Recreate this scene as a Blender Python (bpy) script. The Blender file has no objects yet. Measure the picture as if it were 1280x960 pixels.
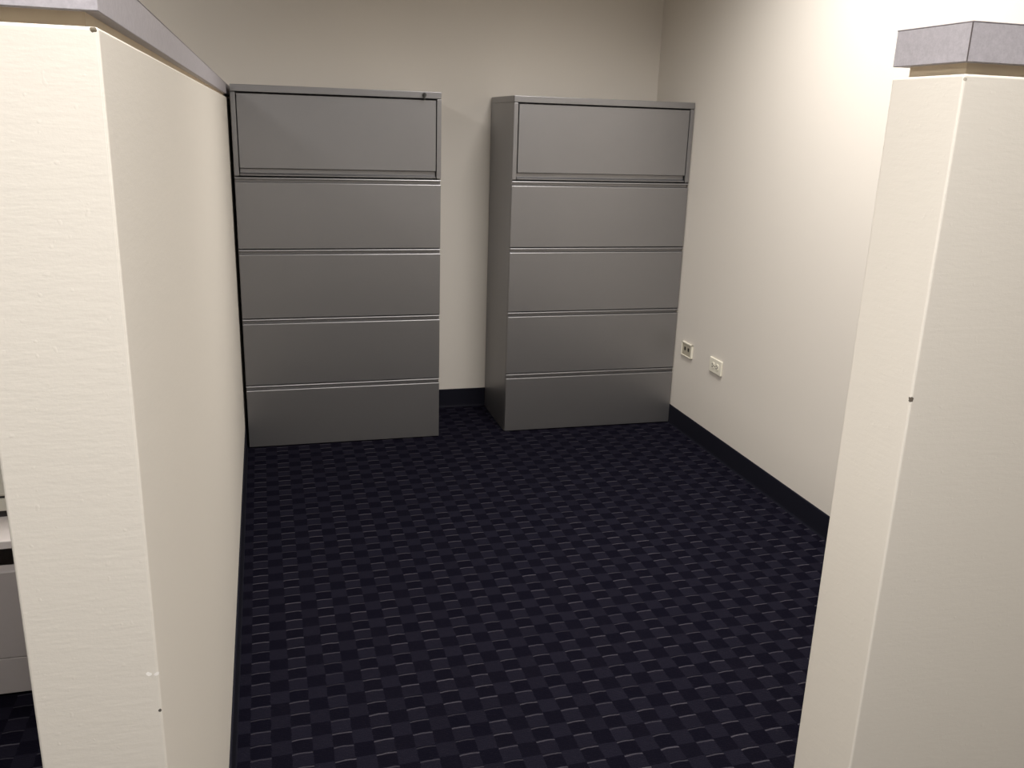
import bpy, bmesh, math, random
from mathutils import Vector, Matrix, noise
random.seed(4)
S = bpy.context.scene
COL = S.collection

# ------------------------------------------------------------------ helpers
def obj(name, bm, m, parent=None, smooth=False):
    bmesh.ops.recalc_face_normals(bm, faces=bm.faces[:])
    me = bpy.data.meshes.new(name)
    bm.to_mesh(me); bm.free()
    for mm in (m if isinstance(m, (list, tuple)) else [m]):
        me.materials.append(mm)
    if smooth:
        for p in me.polygons: p.use_smooth = True
    o = bpy.data.objects.new(name, me)
    COL.objects.link(o)
    if parent: o.parent = parent
    return o

def empty(name, loc, rz=0.0):
    o = bpy.data.objects.new(name, None)
    o.empty_display_size = 0.1
    o.location = loc; o.rotation_euler = (0, 0, rz)
    COL.objects.link(o)
    return o

def tag(o, label=None, cat=None, group=None, kind=None):
    if label: o['label'] = label
    if cat: o['category'] = cat
    if group: o['group'] = group
    if kind: o['kind'] = kind
    return o

def struct(name, bm, m, label=None, cat=None):
    return tag(obj(name, bm, m), label, cat, kind='structure')

def add_box(bm, x0, x1, y0, y1, z0, z1, bev=0.0, seg=2, mi=0):
    vs = [bm.verts.new(p) for p in ((x0,y0,z0),(x1,y0,z0),(x1,y1,z0),(x0,y1,z0),
                                    (x0,y0,z1),(x1,y0,z1),(x1,y1,z1),(x0,y1,z1))]
    fs = [bm.faces.new([vs[i] for i in f]) for f in
          ((0,3,2,1),(4,5,6,7),(0,1,5,4),(1,2,6,5),(2,3,7,6),(3,0,4,7))]
    for f in fs: f.material_index = mi
    if bev > 0:
        es = {e for f in fs for e in f.edges}
        r = bmesh.ops.bevel(bm, geom=list(es), offset=bev, segments=seg, profile=0.5, affect='EDGES')
        for f in r['faces']: f.material_index = mi
    return fs

def box(*a, **k):
    bm = bmesh.new(); add_box(bm, *a, **k); return bm

def add_prism_x(bm, prof, x0, x1):
    """closed (y, z) outline swept along x"""
    a = [bm.verts.new((x0, y, z)) for y, z in prof]
    b = [bm.verts.new((x1, y, z)) for y, z in prof]
    n = len(prof)
    for i in range(n):
        bm.faces.new((a[i], a[(i+1) % n], b[(i+1) % n], b[i]))
    bm.faces.new(a[::-1]); bm.faces.new(b)

def add_cyl(bm, c, axis, r, h, seg=24, r2=None):
    rot = Vector((0,0,1)).rotation_difference(Vector(axis)).to_matrix().to_4x4()
    bmesh.ops.create_cone(bm, cap_ends=True, segments=seg, radius1=r, radius2=r if r2 is None else r2,
                          depth=h, matrix=Matrix.Translation(c) @ rot)

# ------------------------------------------------------------------ materials
def new_mat(name):
    m = bpy.data.materials.new(name); m.use_nodes = True
    nt = m.node_tree
    return m, nt, nt.nodes['Principled BSDF']

class N:
    """small node-graph writer"""
    def __init__(s, nt): s.nt = nt
    def __call__(s, t, ins=None, **kw):
        n = s.nt.nodes.new(t)
        for k, v in kw.items(): setattr(n, k, v)
        for k, v in (ins or {}).items():
            if isinstance(v, bpy.types.NodeSocket): s.nt.links.new(v, n.inputs[k])
            else: n.inputs[k].default_value = v
        return n
    def math(s, op, a, b=None, c=None):
        ins = {0: a}
        if b is not None: ins[1] = b
        if c is not None: ins[2] = c
        return s('ShaderNodeMath', ins, operation=op).outputs[0]
    def mix(s, f, a, b):
        n = s('ShaderNodeMix', data_type='RGBA')
        for i, v in ((0, f), (6, a), (7, b)):
            if isinstance(v, bpy.types.NodeSocket): s.nt.links.new(v, n.inputs[i])
            else: n.inputs[i].default_value = v
        return n.outputs[2]
    def link(s, a, b): s.nt.links.new(a, b)

def rgb(r, g, b): return (r, g, b, 1.0)

def painted_wall(name, col, bump=0.25, rough=0.6, lap=False, marks=()):
    m, nt, P = new_mat(name); n = N(nt)
    pos = n('ShaderNodeNewGeometry').outputs['Position']
    big = n('ShaderNodeTexNoise', {'Vector': pos, 'Scale': 1.7, 'Detail': 3.0})
    c = n.mix(n.math('MULTIPLY', big.outputs['Fac'], 0.12), rgb(*col), rgb(col[0]*.86, col[1]*.85, col[2]*.84))
    for (p, r, mc) in marks:
        jit = n('ShaderNodeTexNoise', {'Vector': pos, 'Scale': 260.0, 'Detail': 1.0})
        d = n('ShaderNodeVectorMath', {0: pos, 1: p}, operation='DISTANCE').outputs['Value']
        d = n.math('ADD', d, n.math('MULTIPLY', n.math('SUBTRACT', jit.outputs['Fac'], .5), r))
        c = n.mix(n.math('LESS_THAN', d, r), c, rgb(*mc))
    n.link(c, P.inputs['Base Color'])
    P.inputs['Roughness'].default_value = rough
    P.inputs['Specular IOR Level'].default_value = 0.3
    fine = n('ShaderNodeTexNoise', {'Vector': pos, 'Scale': 190.0, 'Detail': 3.0, 'Roughness': 0.6})
    h = fine.outputs['Fac']
    if lap:   # roller laps and plaster drags: long across, short up
        mp = n('ShaderNodeMapping', {'Vector': pos, 'Scale': (34.0, 34.0, 150.0)})
        dr = n('ShaderNodeTexNoise', {'Vector': mp.outputs[0], 'Scale': 1.0, 'Detail': 4.0, 'Roughness': 0.62})
        blob = n('ShaderNodeTexNoise', {'Vector': pos, 'Scale': 120.0, 'Detail': 1.0})
        bl = n('ShaderNodeMapRange', {0: blob.outputs['Fac'], 1: 0.70, 2: 0.82, 3: 0.0, 4: 0.6})
        h = n.math('ADD', n.math('ADD', n.math('MULTIPLY', h, 0.5), n.math('MULTIPLY', dr.outputs['Fac'], 1.4)), bl.outputs[0])
    b = n('ShaderNodeBump', {'Height': h, 'Strength': bump, 'Distance': 0.0016})
    n.link(b.outputs[0], P.inputs['Normal'])
    return m

def simple(name, col, rough=0.5, metal=0.0, spec=0.5, var=0.06, scale=40.0, bump=0.0):
    m, nt, P = new_mat(name); n = N(nt)
    tc = n('ShaderNodeTexCoord').outputs['Object']
    t = n('ShaderNodeTexNoise', {'Vector': tc, 'Scale': scale, 'Detail': 3.0})
    c = n.mix(t.outputs['Fac'], rgb(*[v*(1-var) for v in col]), rgb(*[min(1, v*(1+var)) for v in col]))
    n.link(c, P.inputs['Base Color'])
    P.inputs['Roughness'].default_value = rough
    P.inputs['Metallic'].default_value = metal
    P.inputs['Specular IOR Level'].default_value = spec
    if bump:
        b = n('ShaderNodeBump', {'Height': t.outputs['Fac'], 'Strength': bump, 'Distance': 0.001})
        n.link(b.outputs[0], P.inputs['Normal'])
    return m

WALLC = (0.70, 0.655, 0.59)
M_wall = painted_wall('warm_white_wall_paint', WALLC, 0.12)
M_part = painted_wall('cream_partition_paint', (0.73, 0.685, 0.61), 0.10, lap=True, marks=[
    ((-0.0243, -3.2235, 0.9312), 0.0028, (0.95, 0.92, 0.86)),
    ((-0.0165, -3.2225, 0.9300), 0.0026, (0.92, 0.88, 0.84)),
    ((-0.0165, -3.2235, 0.8835), 0.0019, (0.09, 0.08, 0.07)),
    ((0.8968, -3.2340, 1.1994), 0.0036, (0.12, 0.10, 0.08)),
    ((-0.0185, -3.2235, 1.5868), 0.0028, (0.10, 0.08, 0.05)),
    ((0.8985, -3.2345, 1.5830), 0.0022, (0.40, 0.36, 0.30)),
])
M_base = simple('navy_rubber_cove', (0.0090, 0.0092, 0.0155), 0.65, spec=0.12, var=0.1)
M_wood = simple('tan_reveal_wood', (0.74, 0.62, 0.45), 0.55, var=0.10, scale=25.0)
M_edge = simple('laminate_joint', (0.10, 0.085, 0.085), 0.6)
M_ivory = simple('ivory_plate_plastic', (0.80, 0.76, 0.64), 0.35, var=0.02)
M_insert = simple('putty_insert_plastic', (0.44, 0.40, 0.31), 0.45, var=0.03)
M_slot = simple('dark_slot', (0.03, 0.028, 0.022), 0.6)
M_lock = simple('lock_metal', (0.10, 0.10, 0.095), 0.35, metal=0.8)
M_laminate = simple('pale_laminate', (0.80, 0.74, 0.71), 0.45, var=0.03)
M_lowgrey = simple('pale_grey_steel', (0.46, 0.42, 0.41), 0.5, var=0.03)
M_pale = simple('pale_machine_plastic', (0.56, 0.54, 0.47), 0.5, var=0.03)
M_dark = simple('dark_plastic', (0.025, 0.022, 0.022), 0.5)
M_white = simple('white_fixture_enamel', (0.85, 0.85, 0.83), 0.4, var=0.02)

def steel_mat():
    m, nt, P = new_mat('silver_grey_cabinet_paint'); n = N(nt)
    tc = n('ShaderNodeTexCoord').outputs['Object']
    t = n('ShaderNodeTexNoise', {'Vector': tc, 'Scale': 900.0, 'Detail': 2.0})
    big = n('ShaderNodeTexNoise', {'Vector': tc, 'Scale': 2.2, 'Detail': 2.0})
    f = n.math('ADD', n.math('MULTIPLY', t.outputs['Fac'], 0.5), n.math('MULTIPLY', big.outputs['Fac'], 0.5))
    c = n.mix(f, rgb(0.264, 0.259, 0.264), rgb(0.316, 0.312, 0.318))
    n.link(c, P.inputs['Base Color'])
    P.inputs['Metallic'].default_value = 0.85
    P.inputs['Roughness'].default_value = 0.42
    b = n('ShaderNodeBump', {'Height': t.outputs['Fac'], 'Strength': 0.05, 'Distance': 0.0004})
    n.link(b.outputs[0], P.inputs['Normal'])
    return m
M_steel = steel_mat()

def cap_mat():
    m, nt, P = new_mat('grey_speckled_laminate'); n = N(nt)
    pos = n('ShaderNodeNewGeometry').outputs['Position']
    a = n('ShaderNodeTexNoise', {'Vector': pos, 'Scale': 130.0, 'Detail': 5.0, 'Roughness': 0.65})
    b = n('ShaderNodeTexNoise', {'Vector': pos, 'Scale': 420.0, 'Detail': 2.0})
    f = n.math('ADD', n.math('MULTIPLY', a.outputs['Fac'], 0.7), n.math('MULTIPLY', b.outputs['Fac'], 0.3))
    r = n('ShaderNodeMapRange', {0: f, 1: 0.35, 2: 0.65})
    c = n.mix(r.outputs[0], rgb(0.36, 0.338, 0.36), rgb(0.45, 0.425, 0.45))
    n.link(c, P.inputs['Base Color'])
    P.inputs['Roughness'].default_value = 0.45
    return m
M_cap = cap_mat()

def carpet_mat():
    m, nt, P = new_mat('navy_checked_carpet'); n = N(nt)
    pos = n('ShaderNodeNewGeometry').outputs['Position']
    s = n('ShaderNodeSeparateXYZ', {0: pos})
    wob = n('ShaderNodeTexNoise', {'Vector': pos, 'Scale': 45.0, 'Detail': 2.0})
    w1 = n.math('MULTIPLY', n.math('SUBTRACT', wob.outputs['Fac'], 0.5), 0.007)
    x = n.math('ADD', n.math('SUBTRACT', s.outputs[0], 0.0255), w1)
    y = n.math('ADD', n.math('SUBTRACT', n.math('ADD', s.outputs[1], 1.9412 + 0.023*0.43), n.math('MULTIPLY', s.outputs[0], 0.023)),
               n.math('MULTIPLY', w1, 0.7))
    PX, PY = 0.05035, 0.0524
    u = n.math('DIVIDE', x, PX); v = n.math('DIVIDE', y, PY)
    uf, vf = n.math('FLOOR', u), n.math('FLOOR', v)
    uu, vv = n.math('FRACT', u), n.math('FRACT', v)
    par = n.math('FLOORED_MODULO', n.math('ADD', uf, vf), 2.0)          # 1 = dark check
    evenu = n.math('LESS_THAN', n.math('FLOORED_MODULO', uf, 2.0), 0.5)  # stitched columns
    cell = n('ShaderNodeCombineXYZ', {0: uf, 1: vf, 2: 0.0})
    wn = n('ShaderNodeTexWhiteNoise', {'Vector': cell.outputs[0]}, noise_dimensions='3D')
    # soft-edged checks, a little lighter or darker from check to check
    ribs = n('ShaderNodeTexWave', {'Vector': pos, 'Scale': 62.0, 'Distortion': 1.5, 'Detail': 1.0}, wave_type='BANDS', bands_direction='Y')
    grain = n('ShaderNodeTexNoise', {'Vector': pos, 'Scale': 620.0, 'Detail': 2.0})
    light = n.mix(grain.outputs['Fac'], rgb(0.0064, 0.0060, 0.0108), rgb(0.0135, 0.0127, 0.0215))
    dark = n.mix(grain.outputs['Fac'], rgb(0.0027, 0.0025, 0.0056), rgb(0.0060, 0.0055, 0.0110))
    c = n.mix(par, light, dark)
    c = n.mix(n.math('MULTIPLY', wn.outputs['Value'], 0.35), c, rgb(0.0065, 0.0058, 0.0100))
    # the pale stitch on the far edge of each check in every second column; bowed like a loop
    arch = n.math('MULTIPLY', n.math('MULTIPLY', uu, n.math('SUBTRACT', 1.0, uu)), 0.16)
    dv = n.math('ABSOLUTE', n.math('SUBTRACT', n.math('ADD', vv, n.math('SUBTRACT', 0.05, arch)), 0.93))
    st = n('ShaderNodeMapRange', {0: dv, 1: 0.022, 2: 0.060, 3: 1.0, 4: 0.0})
    patch = n('ShaderNodeTexNoise', {'Vector': pos, 'Scale': 2.6, 'Detail': 2.0})
    amt = n.math('MULTIPLY', n.math('ADD', n.math('MULTIPLY', wn.outputs['Value'], 0.55), 0.35),
                 n('ShaderNodeMapRange', {0: patch.outputs['Fac'], 1: 0.3, 2: 0.7, 3: 0.55, 4: 1.0}).outputs[0])
    sm = n.math('MULTIPLY', n.math('MULTIPLY', st.outputs[0], evenu), amt)
    c = n.mix(sm, c, rgb(0.075, 0.069, 0.084))
    n.link(c, P.inputs['Base Color'])
    P.inputs['Roughness'].default_value = 0.95
    P.inputs['Specular IOR Level'].default_value = 0.02
    P.inputs['Sheen Weight'].default_value = 0.0
    h = n.math('ADD', n.math('MULTIPLY', grain.outputs['Fac'], 0.6), n.math('MULTIPLY', ribs.outputs['Fac'], 0.4))
    h = n.math('ADD', h, n.math('MULTIPLY', sm, 0.8))
    b = n('ShaderNodeBump', {'Height': h, 'Strength': 0.5, 'Distance': 0.003})
    n.link(b.outputs[0], P.inputs['Normal'])
    return m
M_carpet = carpet_mat()

def ceil_mat():
    m, nt, P = new_mat('acoustic_ceiling_tile'); n = N(nt)
    pos = n('ShaderNodeNewGeometry').outputs['Position']
    s = n('ShaderNodeSeparateXYZ', {0: pos})
    g = []
    for k in (0, 1):
        fr = n.math('FRACT', n.math('DIVIDE', n.math('ADD', s.outputs[k], 20.0 if k else 20.1), 0.61))
        g.append(n.math('LESS_THAN', fr, 0.035))
    grid = n.math('MAXIMUM', g[0], g[1])
    t = n('ShaderNodeTexNoise', {'Vector': pos, 'Scale': 130.0, 'Detail': 2.0})
    f = n('ShaderNodeMapRange', {0: t.outputs['Fac'], 1: 0.55, 2: 0.7})
    c = n.mix(f.outputs[0], rgb(0.72, 0.66, 0.56), rgb(0.55, 0.50, 0.42))
    c = n.mix(grid, c, rgb(0.82, 0.81, 0.78))
    n.link(c, P.inputs['Base Color'])
    P.inputs['Roughness'].default_value = 0.9
    return m
M_ceil = ceil_mat()

def emit_mat(name, col, strength):
    m, nt, P = new_mat(name)
    P.inputs['Base Color'].default_value = rgb(.8, .8, .8)
    P.inputs['Emission Color'].default_value = rgb(*col)
    P.inputs['Emission Strength'].default_value = strength
    return m
LC = (1.0, 0.965, 0.935)
M_diff = emit_mat('lit_diffuser', LC, 2.0)

# ------------------------------------------------------------------ measured layout (metres)
B, R = 0.472, 2.172            # back wall y, right wall x
XL, XLB = -0.0142, -0.1405     # partition faces
YE = -3.2235                   # near end of the long partition
T = 1.589                      # painted height of partitions
XP, YP, TP = 0.8965, -3.2345, 0.1255
CB, CT = 1.602, 1.6455         # cap underside and top
HB = 0.102
CEIL = 2.70
WX, FY = -4.2, -7.6            # room's other walls

# ------------------------------------------------------------------ setting
struct('floor', box(WX-.1, R+.1, FY-.1, B+.1, -0.06, 0.0), M_carpet, 'navy carpet of small dark checks with pale grey stitches', 'carpet')
struct('ceiling', box(WX-.1, R+.1, FY-.1, B+.1, CEIL, CEIL+.06), M_ceil, 'white tile ceiling above the partitions', 'ceiling')
struct('wall_back', box(WX-.1, R+.1, B, B+.1, 0, CEIL), M_wall, 'beige painted wall behind the two filing cabinets', 'wall')
struct('wall_right', box(R, R+.1, FY, B, 0, CEIL), M_wall, 'brightly lit beige wall with the two outlets', 'wall')
struct('wall_far_left', box(WX-.1, WX, FY, B, 0, CEIL), M_wall, 'beige wall on the far side of the office', 'wall')
struct('wall_front', box(WX-.1, R+.1, FY-.1, FY, 0, CEIL), M_wall, 'beige wall behind the viewer', 'wall')
struct('wall_left', box(XLB, XL, YE, B, 0, T, bev=0.0028, seg=3), M_part,
       'long cream half-height partition wall left of the carpeted bay', 'partition wall')
struct('wall_near_right', box(XP, R, YP, YP+TP, 0, T, bev=0.0028, seg=3), M_part,
       'short cream half-height partition wall at the right of the opening', 'partition wall')

def cap(n, x0, x1, y0, y1, sx0, sx1, sy0, sy1, label, joints):
    t = empty('trim_%d' % n, ((x0+x1)/2, (y0+y1)/2, T))
    tag(t, label, 'partition cap', kind='structure')
    off = Matrix.Translation((-(x0+x1)/2, -(y0+y1)/2, -T))
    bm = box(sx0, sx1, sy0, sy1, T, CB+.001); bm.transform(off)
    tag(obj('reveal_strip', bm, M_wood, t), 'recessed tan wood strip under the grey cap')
    bm = box(x0, x1, y0, y1, CB, CT-.0012, bev=0.0006, seg=1); bm.transform(off)
    obj('cap_board', bm, M_cap, t)
    bm = box(x0-.0003, x1+.0003, y0-.0003, y1+.0003, CT-.0014, CT, bev=0.0004, seg=1); bm.transform(off)
    obj('top_sheet', bm, M_edge_top, t)
    for (jx, jy) in joints:
        bm = box(jx-.0006, jx+.0005, jy-.0006, jy+.0005, CB+.0004, CT-.001); bm.transform(off)
        tag(obj('corner_joint', bm, M_edge, t), 'thin dark joint line at the corner of the cap')
    return t
M_edge_top = simple('laminate_top_edge', (0.27, 0.245, 0.25), 0.5)
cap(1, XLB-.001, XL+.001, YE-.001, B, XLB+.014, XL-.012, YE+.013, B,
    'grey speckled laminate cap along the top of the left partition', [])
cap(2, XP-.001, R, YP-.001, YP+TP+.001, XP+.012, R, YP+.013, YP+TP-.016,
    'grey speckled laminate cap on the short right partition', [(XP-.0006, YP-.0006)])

# rubber cove bases: thin upright with a small toe
def cove(name, pts, label):
    """pts: polyline on the floor along the wall face; the wall is on its left hand side"""
    bm = bmesh.new()
    prof = [(0, 0), (.009, 0), (.0075, .003), (.0055, .009), (.005, .02), (.005, HB-.004), (.0035, HB-.001), (0, HB)]
    rows = []
    P = [Vector(p) for p in pts]
    for i, p in enumerate(P):
        d0 = (P[i]-P[i-1]).normalized() if i else None
        d1 = (P[i+1]-P[i]).normalized() if i < len(P)-1 else None
        ns = [Vector((d.y, -d.x)) for d in (d0, d1) if d is not None]
        if len(ns) == 2:
            q = (ns[0]+ns[1]); q = q/q.length; q = q/max(.3, q.dot(ns[0]))
        else: q = ns[0]
        rows.append([bm.verts.new((p.x+q.x*a, p.y+q.y*a, z)) for a, z in prof])
    for a, b in zip(rows[:-1], rows[1:]):
        for k in range(len(prof)):
            k2 = (k+1) % len(prof)
            bm.faces.new((a[k], b[k], b[k2], a[k2]))
    bm.faces.new(rows[0]); bm.faces.new(rows[-1][::-1])
    return struct(name, bm, M_base, label, 'baseboard')
cove('baseboard_back', [(XL, B), (R, B)], 'navy rubber baseboard along the back wall between the cabinets')
cove('baseboard_right', [(R, B-.006), (R, YP+TP)], 'navy rubber baseboard along the right wall')
cove('baseboard_left', [(XLB, B), (XLB, YE), (XL, YE), (XL, B)][0:1] + [(XLB, YE), (XL, YE), (XL, B-.006)], 'navy rubber baseboard around the left partition')
cove('baseboard_near_right', [(R, YP+TP), (XP, YP+TP), (XP, YP), (R, YP)], 'navy rubber baseboard around the right partition')

# ------------------------------------------------------------------ filing cabinets
W, D, H = 0.912, 0.452, 1.643
TOPZ = 1.6135
ROWS = [1.2585, 0.9410, 0.6235, 0.3060]
def make_cabinet():
    root = empty('filing_cabinet', (0, 0, 0))
    t = 0.012
    # carcass: hollow steel shell, front edge set back behind the drawer fronts
    bm = bmesh.new()
    y0 = 0.019
    add_box(bm, 0, t, y0, D, 0, TOPZ-.0005, bev=0.001, seg=1)
    add_box(bm, W-t, W, y0, D, 0, TOPZ-.0005, bev=0.001, seg=1)
    add_box(bm, t, W-t, D-t, D, 0, TOPZ-.0005)
    add_box(bm, t, W-t, y0+.01, D-t, 0.004, 0.016)
    add_box(bm, t, W-t, y0+.12, D-t, TOPZ-t, TOPZ-.0005)
    for z in ROWS: add_box(bm, t, W-t, y0+.12, y0+.15, z-.006, z+.010)
    obj('case', bm, M_steel, root)
    obj('top_panel', box(0, W, 0, D, TOPZ, H, bev=0.0022, seg=2), M_steel, root)
    for x in (0, W-.0205):
        obj('stile', box(x, x+.0205, 0, y0, 1.2635, TOPZ-.0022, bev=0.0014, seg=2), M_steel, root)
    # flip-up door: flat face, then an undercut finger pull and a lower lip
    bm = bmesh.new()
    prof = [(0.018, 1.6068), (0.0012, 1.6068), (0.0, 1.6055), (0.0, 1.2980), (0.0012, 1.2962), (0.0165, 1.2937), (0.0162, 1.2770),
            (0.0120, 1.2735), (0.0035, 1.2708), (0.0012, 1.2690), (0.0012, 1.2650), (0.018, 1.2640)]
    add_prism_x(bm, prof, 0.0252, W-.0252)
    obj('door', bm, M_steel, root)
    bots = [z + .0038 for z in ROWS[1:]] + [0.005]
    for zt, zb in zip(ROWS, bots):
        bm = bmesh.new()
        prof = [(0.018, zt), (0.0060, zt), (0.0030, zt-.0008), (0.0012, zt-.0022), (0.0002, zt-.0045), (0.0, zt-.0062), (0.0010, zt-.0072), (0.0165, zt-.0085), (0.0170, zt-.0205),
                (0.0040, zt-.0222), (0.0012, zt-.0232), (0.0, zt-.0255), (0.0, zb+.0012), (0.0012, zb), (0.018, zb)]
        add_prism_x(bm, prof, 0.0010, W-.0010)
        obj('drawer', bm, M_steel, root)
    return root

def copy_tree(o, parent=None):
    c = o.copy(); COL.objects.link(c)
    if parent: c.parent = parent
    for ch in list(o.children): copy_tree(ch, c)
    return c

cab = make_cabinet()
cab2 = copy_tree(cab)
cab.location = (0.0008, 0.0, 0)
cab2.location = (1.2560, 0.0105, 0); cab2.rotation_euler = (0, 0, -0.0060)
tag(cab, 'grey steel five-tier filing cabinet tight against the left partition, with a lock', 'filing cabinet', 'grey lateral filing cabinets')
tag(cab2, 'grey steel five-tier filing cabinet in the corner by the right wall', 'filing cabinet', 'grey lateral filing cabinets')
# lock on the top rail of the first cabinet, with its key tongue
bm = bmesh.new()
add_cyl(bm, (0.833, -0.0015, 1.6285), (0, -1, 0), 0.0100, 0.004, 24)
add_cyl(bm, (0.833, -0.0045, 1.6285), (0, -1, 0), 0.0060, 0.003, 20)
lk = obj('lock', bm, M_lock, cab)
tag(lk, 'small dark lock on the top rail')
bm = bmesh.new(); add_box(bm, 0.8290, 0.8340, -0.024, -0.006, 1.6080, 1.6340, bev=0.001, seg=1)
obj('key', bm, M_lock, lk)

# ------------------------------------------------------------------ wall outlets on the right wall
def outlet(yc, zc, label, kind):
    t = empty('wall_outlet', (R, yc, zc))
    tag(t, label, 'outlet')
    w, h, d = 0.117, 0.072, 0.009
    bm = bmesh.new()
    if kind == 'duplex':
        add_box(bm, -d, 0.0, -w/2, w/2, -h/2, h/2, bev=0.0035, seg=3)
        obj('plate', bm, M_ivory, t)
        for s in (-1, 1):
            bm = bmesh.new()
            add_cyl(bm, (-d-.0008, s*.0205, 0), (-1, 0, 0), 0.0165, 0.0024, 32)
            for v in bm.verts:      # flattened ends
                v.co.y = s*.0205 + max(-.0135, min(.0135, v.co.y - s*.0205))
            rc = obj('receptacle', bm, M_ivory, t)
            bm = bmesh.new()
            for k in (-1, 1):
                add_box(bm, -d-.0026, -d-.0012, s*.0205-.0050+.003, s*.0205+.0050+.003, k*.0064-.0017, k*.0064+.0017)
            add_cyl(bm, (-d-.0019, s*.0205-.0080, 0), (-1, 0, 0), 0.0032, 0.0014, 16)
            obj('slots', bm, M_slot, rc)
        bm = bmesh.new(); add_cyl(bm, (-d-.0005, 0, 0), (-1, 0, 0), 0.003, 0.002, 16)
        obj('screw', bm, M_lock, t)
    else:
        # frame with a darker insert and two jacks
        add_box(bm, -d, 0, -w/2, w/2, h/2-.007, h/2, bev=0.0015, seg=2)
        add_box(bm, -d, 0, -w/2, w/2, -h/2, -h/2+.005, bev=0.0015, seg=2)
        add_box(bm, -d, 0, -w/2, -w/2+.012, -h/2, h/2, bev=0.0015, seg=2)
        add_box(bm, -d, 0, w/2-.008, w/2, -h/2, h/2, bev=0.0015, seg=2)
        obj('plate', bm, M_ivory, t)
        ins = obj('insert', box(-d+.003, -.001, -w/2+.010, w/2-.006, -h/2+.004, h/2-.005), M_insert, t)
        tag(ins, 'putty-coloured insert inside the pale frame')
        for s in (-1, 1):
            bm = bmesh.new()
            add_box(bm, -d+.0016, -d+.0032, s*.019-.0075, s*.019+.0075, -.0085+.006, .0085+.004)
            add_box(bm, -d+.0016, -d+.0032, s*.019-.0040, s*.019+.0040, -.0125+.006, -.0080+.006)
            obj('jack', bm, M_slot, ins)
    return t
outlet(-0.1390, 0.4385, 'small outlet plate with a putty-coloured face, closer to the filing cabinet', 'jack')
outlet(-0.4500, 0.4355, 'small ivory outlet plate farther from the filing cabinet', 'duplex')

# ------------------------------------------------------------------ next bay, glimpsed past the left partition
lc = empty('low_cabinet', (-0.80, -1.56, 0))
tag(lc, 'low pale grey cabinet seen past the left partition at the photo edge', 'cabinet')
def lbox(name, m, *a, par=lc, **k):
    bm = box(*a, **k); bm.transform(Matrix.Translation((0.80, 1.56, 0))); return obj(name, bm, m, par)
cx0, cx1, cy0, cy1 = -1.35, -0.25, -1.815, -1.30
bm = bmesh.new()                     # open-fronted carcass behind the drawer
for q in ((cx0, cx0+.015, cy0+.022, cy1), (cx1-.015, cx1, cy0+.022, cy1), (cx0+.015, cx1-.015, cy1-.015, cy1)):
    add_box(bm, *q, 0.014, 0.433)
add_box(bm, cx0+.015, cx1-.015, cy0+.022, cy1-.015, 0.014, 0.030)
bm.transform(Matrix.Translation((0.80, 1.56, 0)))
obj('case', bm, M_lowgrey, lc)
lbox('plinth', M_dark, cx0+.02, cx1-.02, cy0+.02, cy1-.02, 0.0, 0.014)
lbox('top_board', M_laminate, cx0-.01, cx1+.01, cy0+.002, cy1, 0.433, 0.455, bev=.002)
lbox('base_panel', M_lowgrey, cx0, cx1, cy0, cy0+.02, 0.012, 0.117, bev=.0015)
bm = bmesh.new()
add_prism_x(bm, [(cy0+.02, .120), (cy0, .120), (cy0, .367), (cy0+.003, .3705), (cy0+.020, .3800), (cy0+.022, .3740)], cx0, cx1)
bm.transform(Matrix.Translation((0.80, 1.56, 0)))
obj('drawer', bm, M_lowgrey, lc)
pr = empty('printer', (-0.72, -1.50, 0.455))
tag(pr, 'pale office machine with a dark slot standing on the low cabinet', 'office machine')
def pbox(name, m, *a, **k):
    bm = box(*a, **k); bm.transform(Matrix.Translation((0.72, 1.50, -0.455))); return obj(name, bm, m, pr)
pbox('base', M_dark, -0.98, -0.46, -1.655, -1.34, 0.455, 0.478, bev=.002)
pbox('paper_tray', M_pale, -1.00, -0.44, -1.672, -1.33, 0.478, 0.512, bev=.004)
pbox('body', M_pale, -1.00, -0.44, -1.668, -1.33, 0.517, 0.760, bev=.010, seg=3)
pbox('seam', M_dark, -0.995, -0.445, -1.660, -1.335, 0.511, 0.518)

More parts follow.
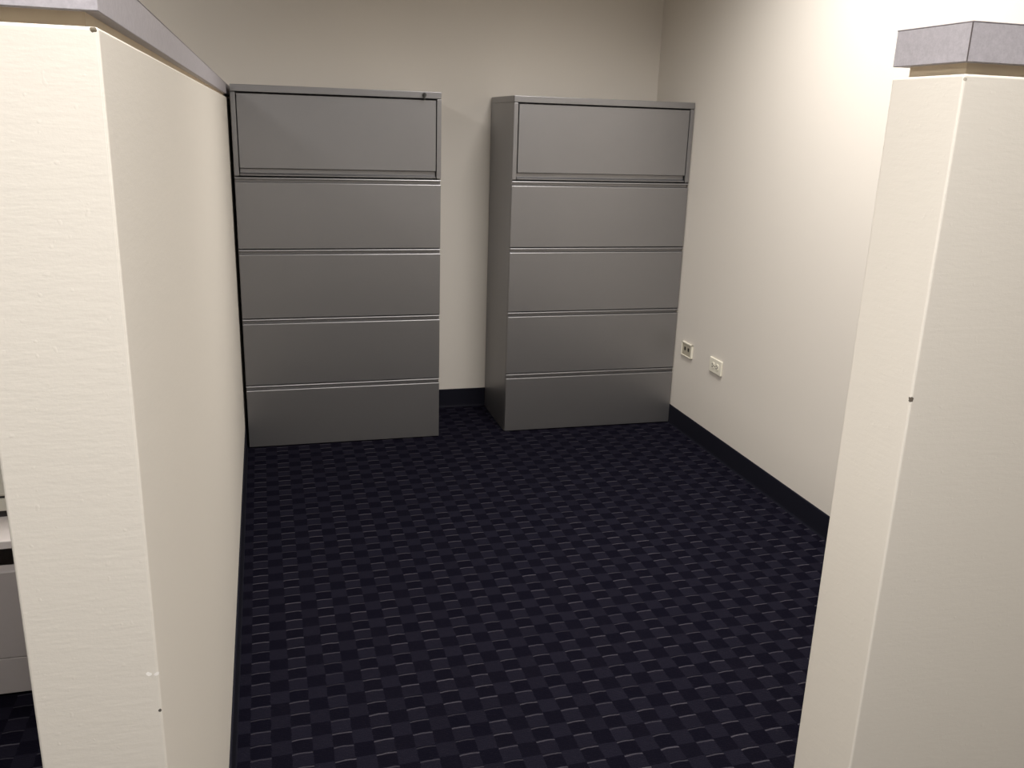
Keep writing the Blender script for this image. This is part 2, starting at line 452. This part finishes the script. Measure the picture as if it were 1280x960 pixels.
# ------------------------------------------------------------------ ceiling lights (recessed louvred troffers)
def troffer(x, y, power, label, spread=128, along_y=True):
    t = empty('ceiling_light', (x, y, CEIL))
    tag(t, label, 'ceiling light', 'ceiling light panels')
    w, l = (0.60, 1.20) if along_y else (1.20, 0.60)
    bm = bmesh.new(); f = 0.03
    for a in ((-w/2, w/2, -l/2, -l/2+f), (-w/2, w/2, l/2-f, l/2), (-w/2, -w/2+f, -l/2+f, l/2-f), (w/2-f, w/2, -l/2+f, l/2-f)):
        add_box(bm, a[0], a[1], a[2], a[3], -0.014, 0.0, bev=.002)
    obj('frame', bm, M_white, t)
    obj('diffuser', box(-w/2+f, w/2-f, -l/2+f, l/2-f, -0.008, 0.0), M_diff, t)
    ld = bpy.data.lights.new('lamp', 'AREA'); ld.shape = 'RECTANGLE'
    ld.size, ld.size_y = w-2*f, l-2*f
    ld.energy = power; ld.color = LC; ld.spread = math.radians(spread)
    lo = bpy.data.objects.new('lamp', ld); COL.objects.link(lo); lo.parent = t
    lo.location = (0, 0, -0.016)
    return t
troffer(1.45, -1.50, 40.5, 'ceiling light panel over the right side of the carpeted bay', 141)
troffer(-1.45, -0.95, 34, 'ceiling light panel over the bay left of the partition', 165)
troffer(0.25, -3.90, 53, 'ceiling light panel over the opening between the partitions', 160)
troffer(-1.45, -3.90, 15, 'added unseen ceiling light panel over the aisle left of the opening', 160)  # extra out-of-view lamp, added to brighten the low cabinet and right partition's end
troffer(1.45, -5.60, 4, 'dimmer ceiling light panel over the aisle behind the viewer', 165)

# ------------------------------------------------------------------ world, camera, view
w = bpy.data.worlds.new('world'); S.world = w; w.use_nodes = True
w.node_tree.nodes['Background'].inputs[0].default_value = rgb(0.9, 0.85, 0.8)
w.node_tree.nodes['Background'].inputs[1].default_value = 0.0

f_px, yaw, pit, rol = 1108.145, 0.2750, -0.2857, 0.0325
C = Vector((0.1199, -4.1306, 1.5186))
fw = Vector((math.sin(yaw)*math.cos(pit), math.cos(yaw)*math.cos(pit), math.sin(pit)))
rt = Vector((math.cos(yaw), -math.sin(yaw), 0)); up = rt.cross(fw)
r2 = math.cos(rol)*rt + math.sin(rol)*up
u2 = -math.sin(rol)*rt + math.cos(rol)*up
cd = bpy.data.cameras.new('camera'); co = bpy.data.objects.new('camera', cd); COL.objects.link(co)
cd.sensor_fit = 'HORIZONTAL'; cd.sensor_width = 36.0; cd.lens = 36.0*f_px/1280.0
cd.clip_start = 0.05; cd.clip_end = 60
co.matrix_world = Matrix(((r2.x, u2.x, -fw.x, C.x), (r2.y, u2.y, -fw.y, C.y), (r2.z, u2.z, -fw.z, C.z), (0, 0, 0, 1)))
S.camera = co
vs = S.view_settings
vs.view_transform = 'Standard'; vs.look = 'None'; vs.gamma = 1.0; vs.use_curve_mapping = False
vs.exposure = 0.0
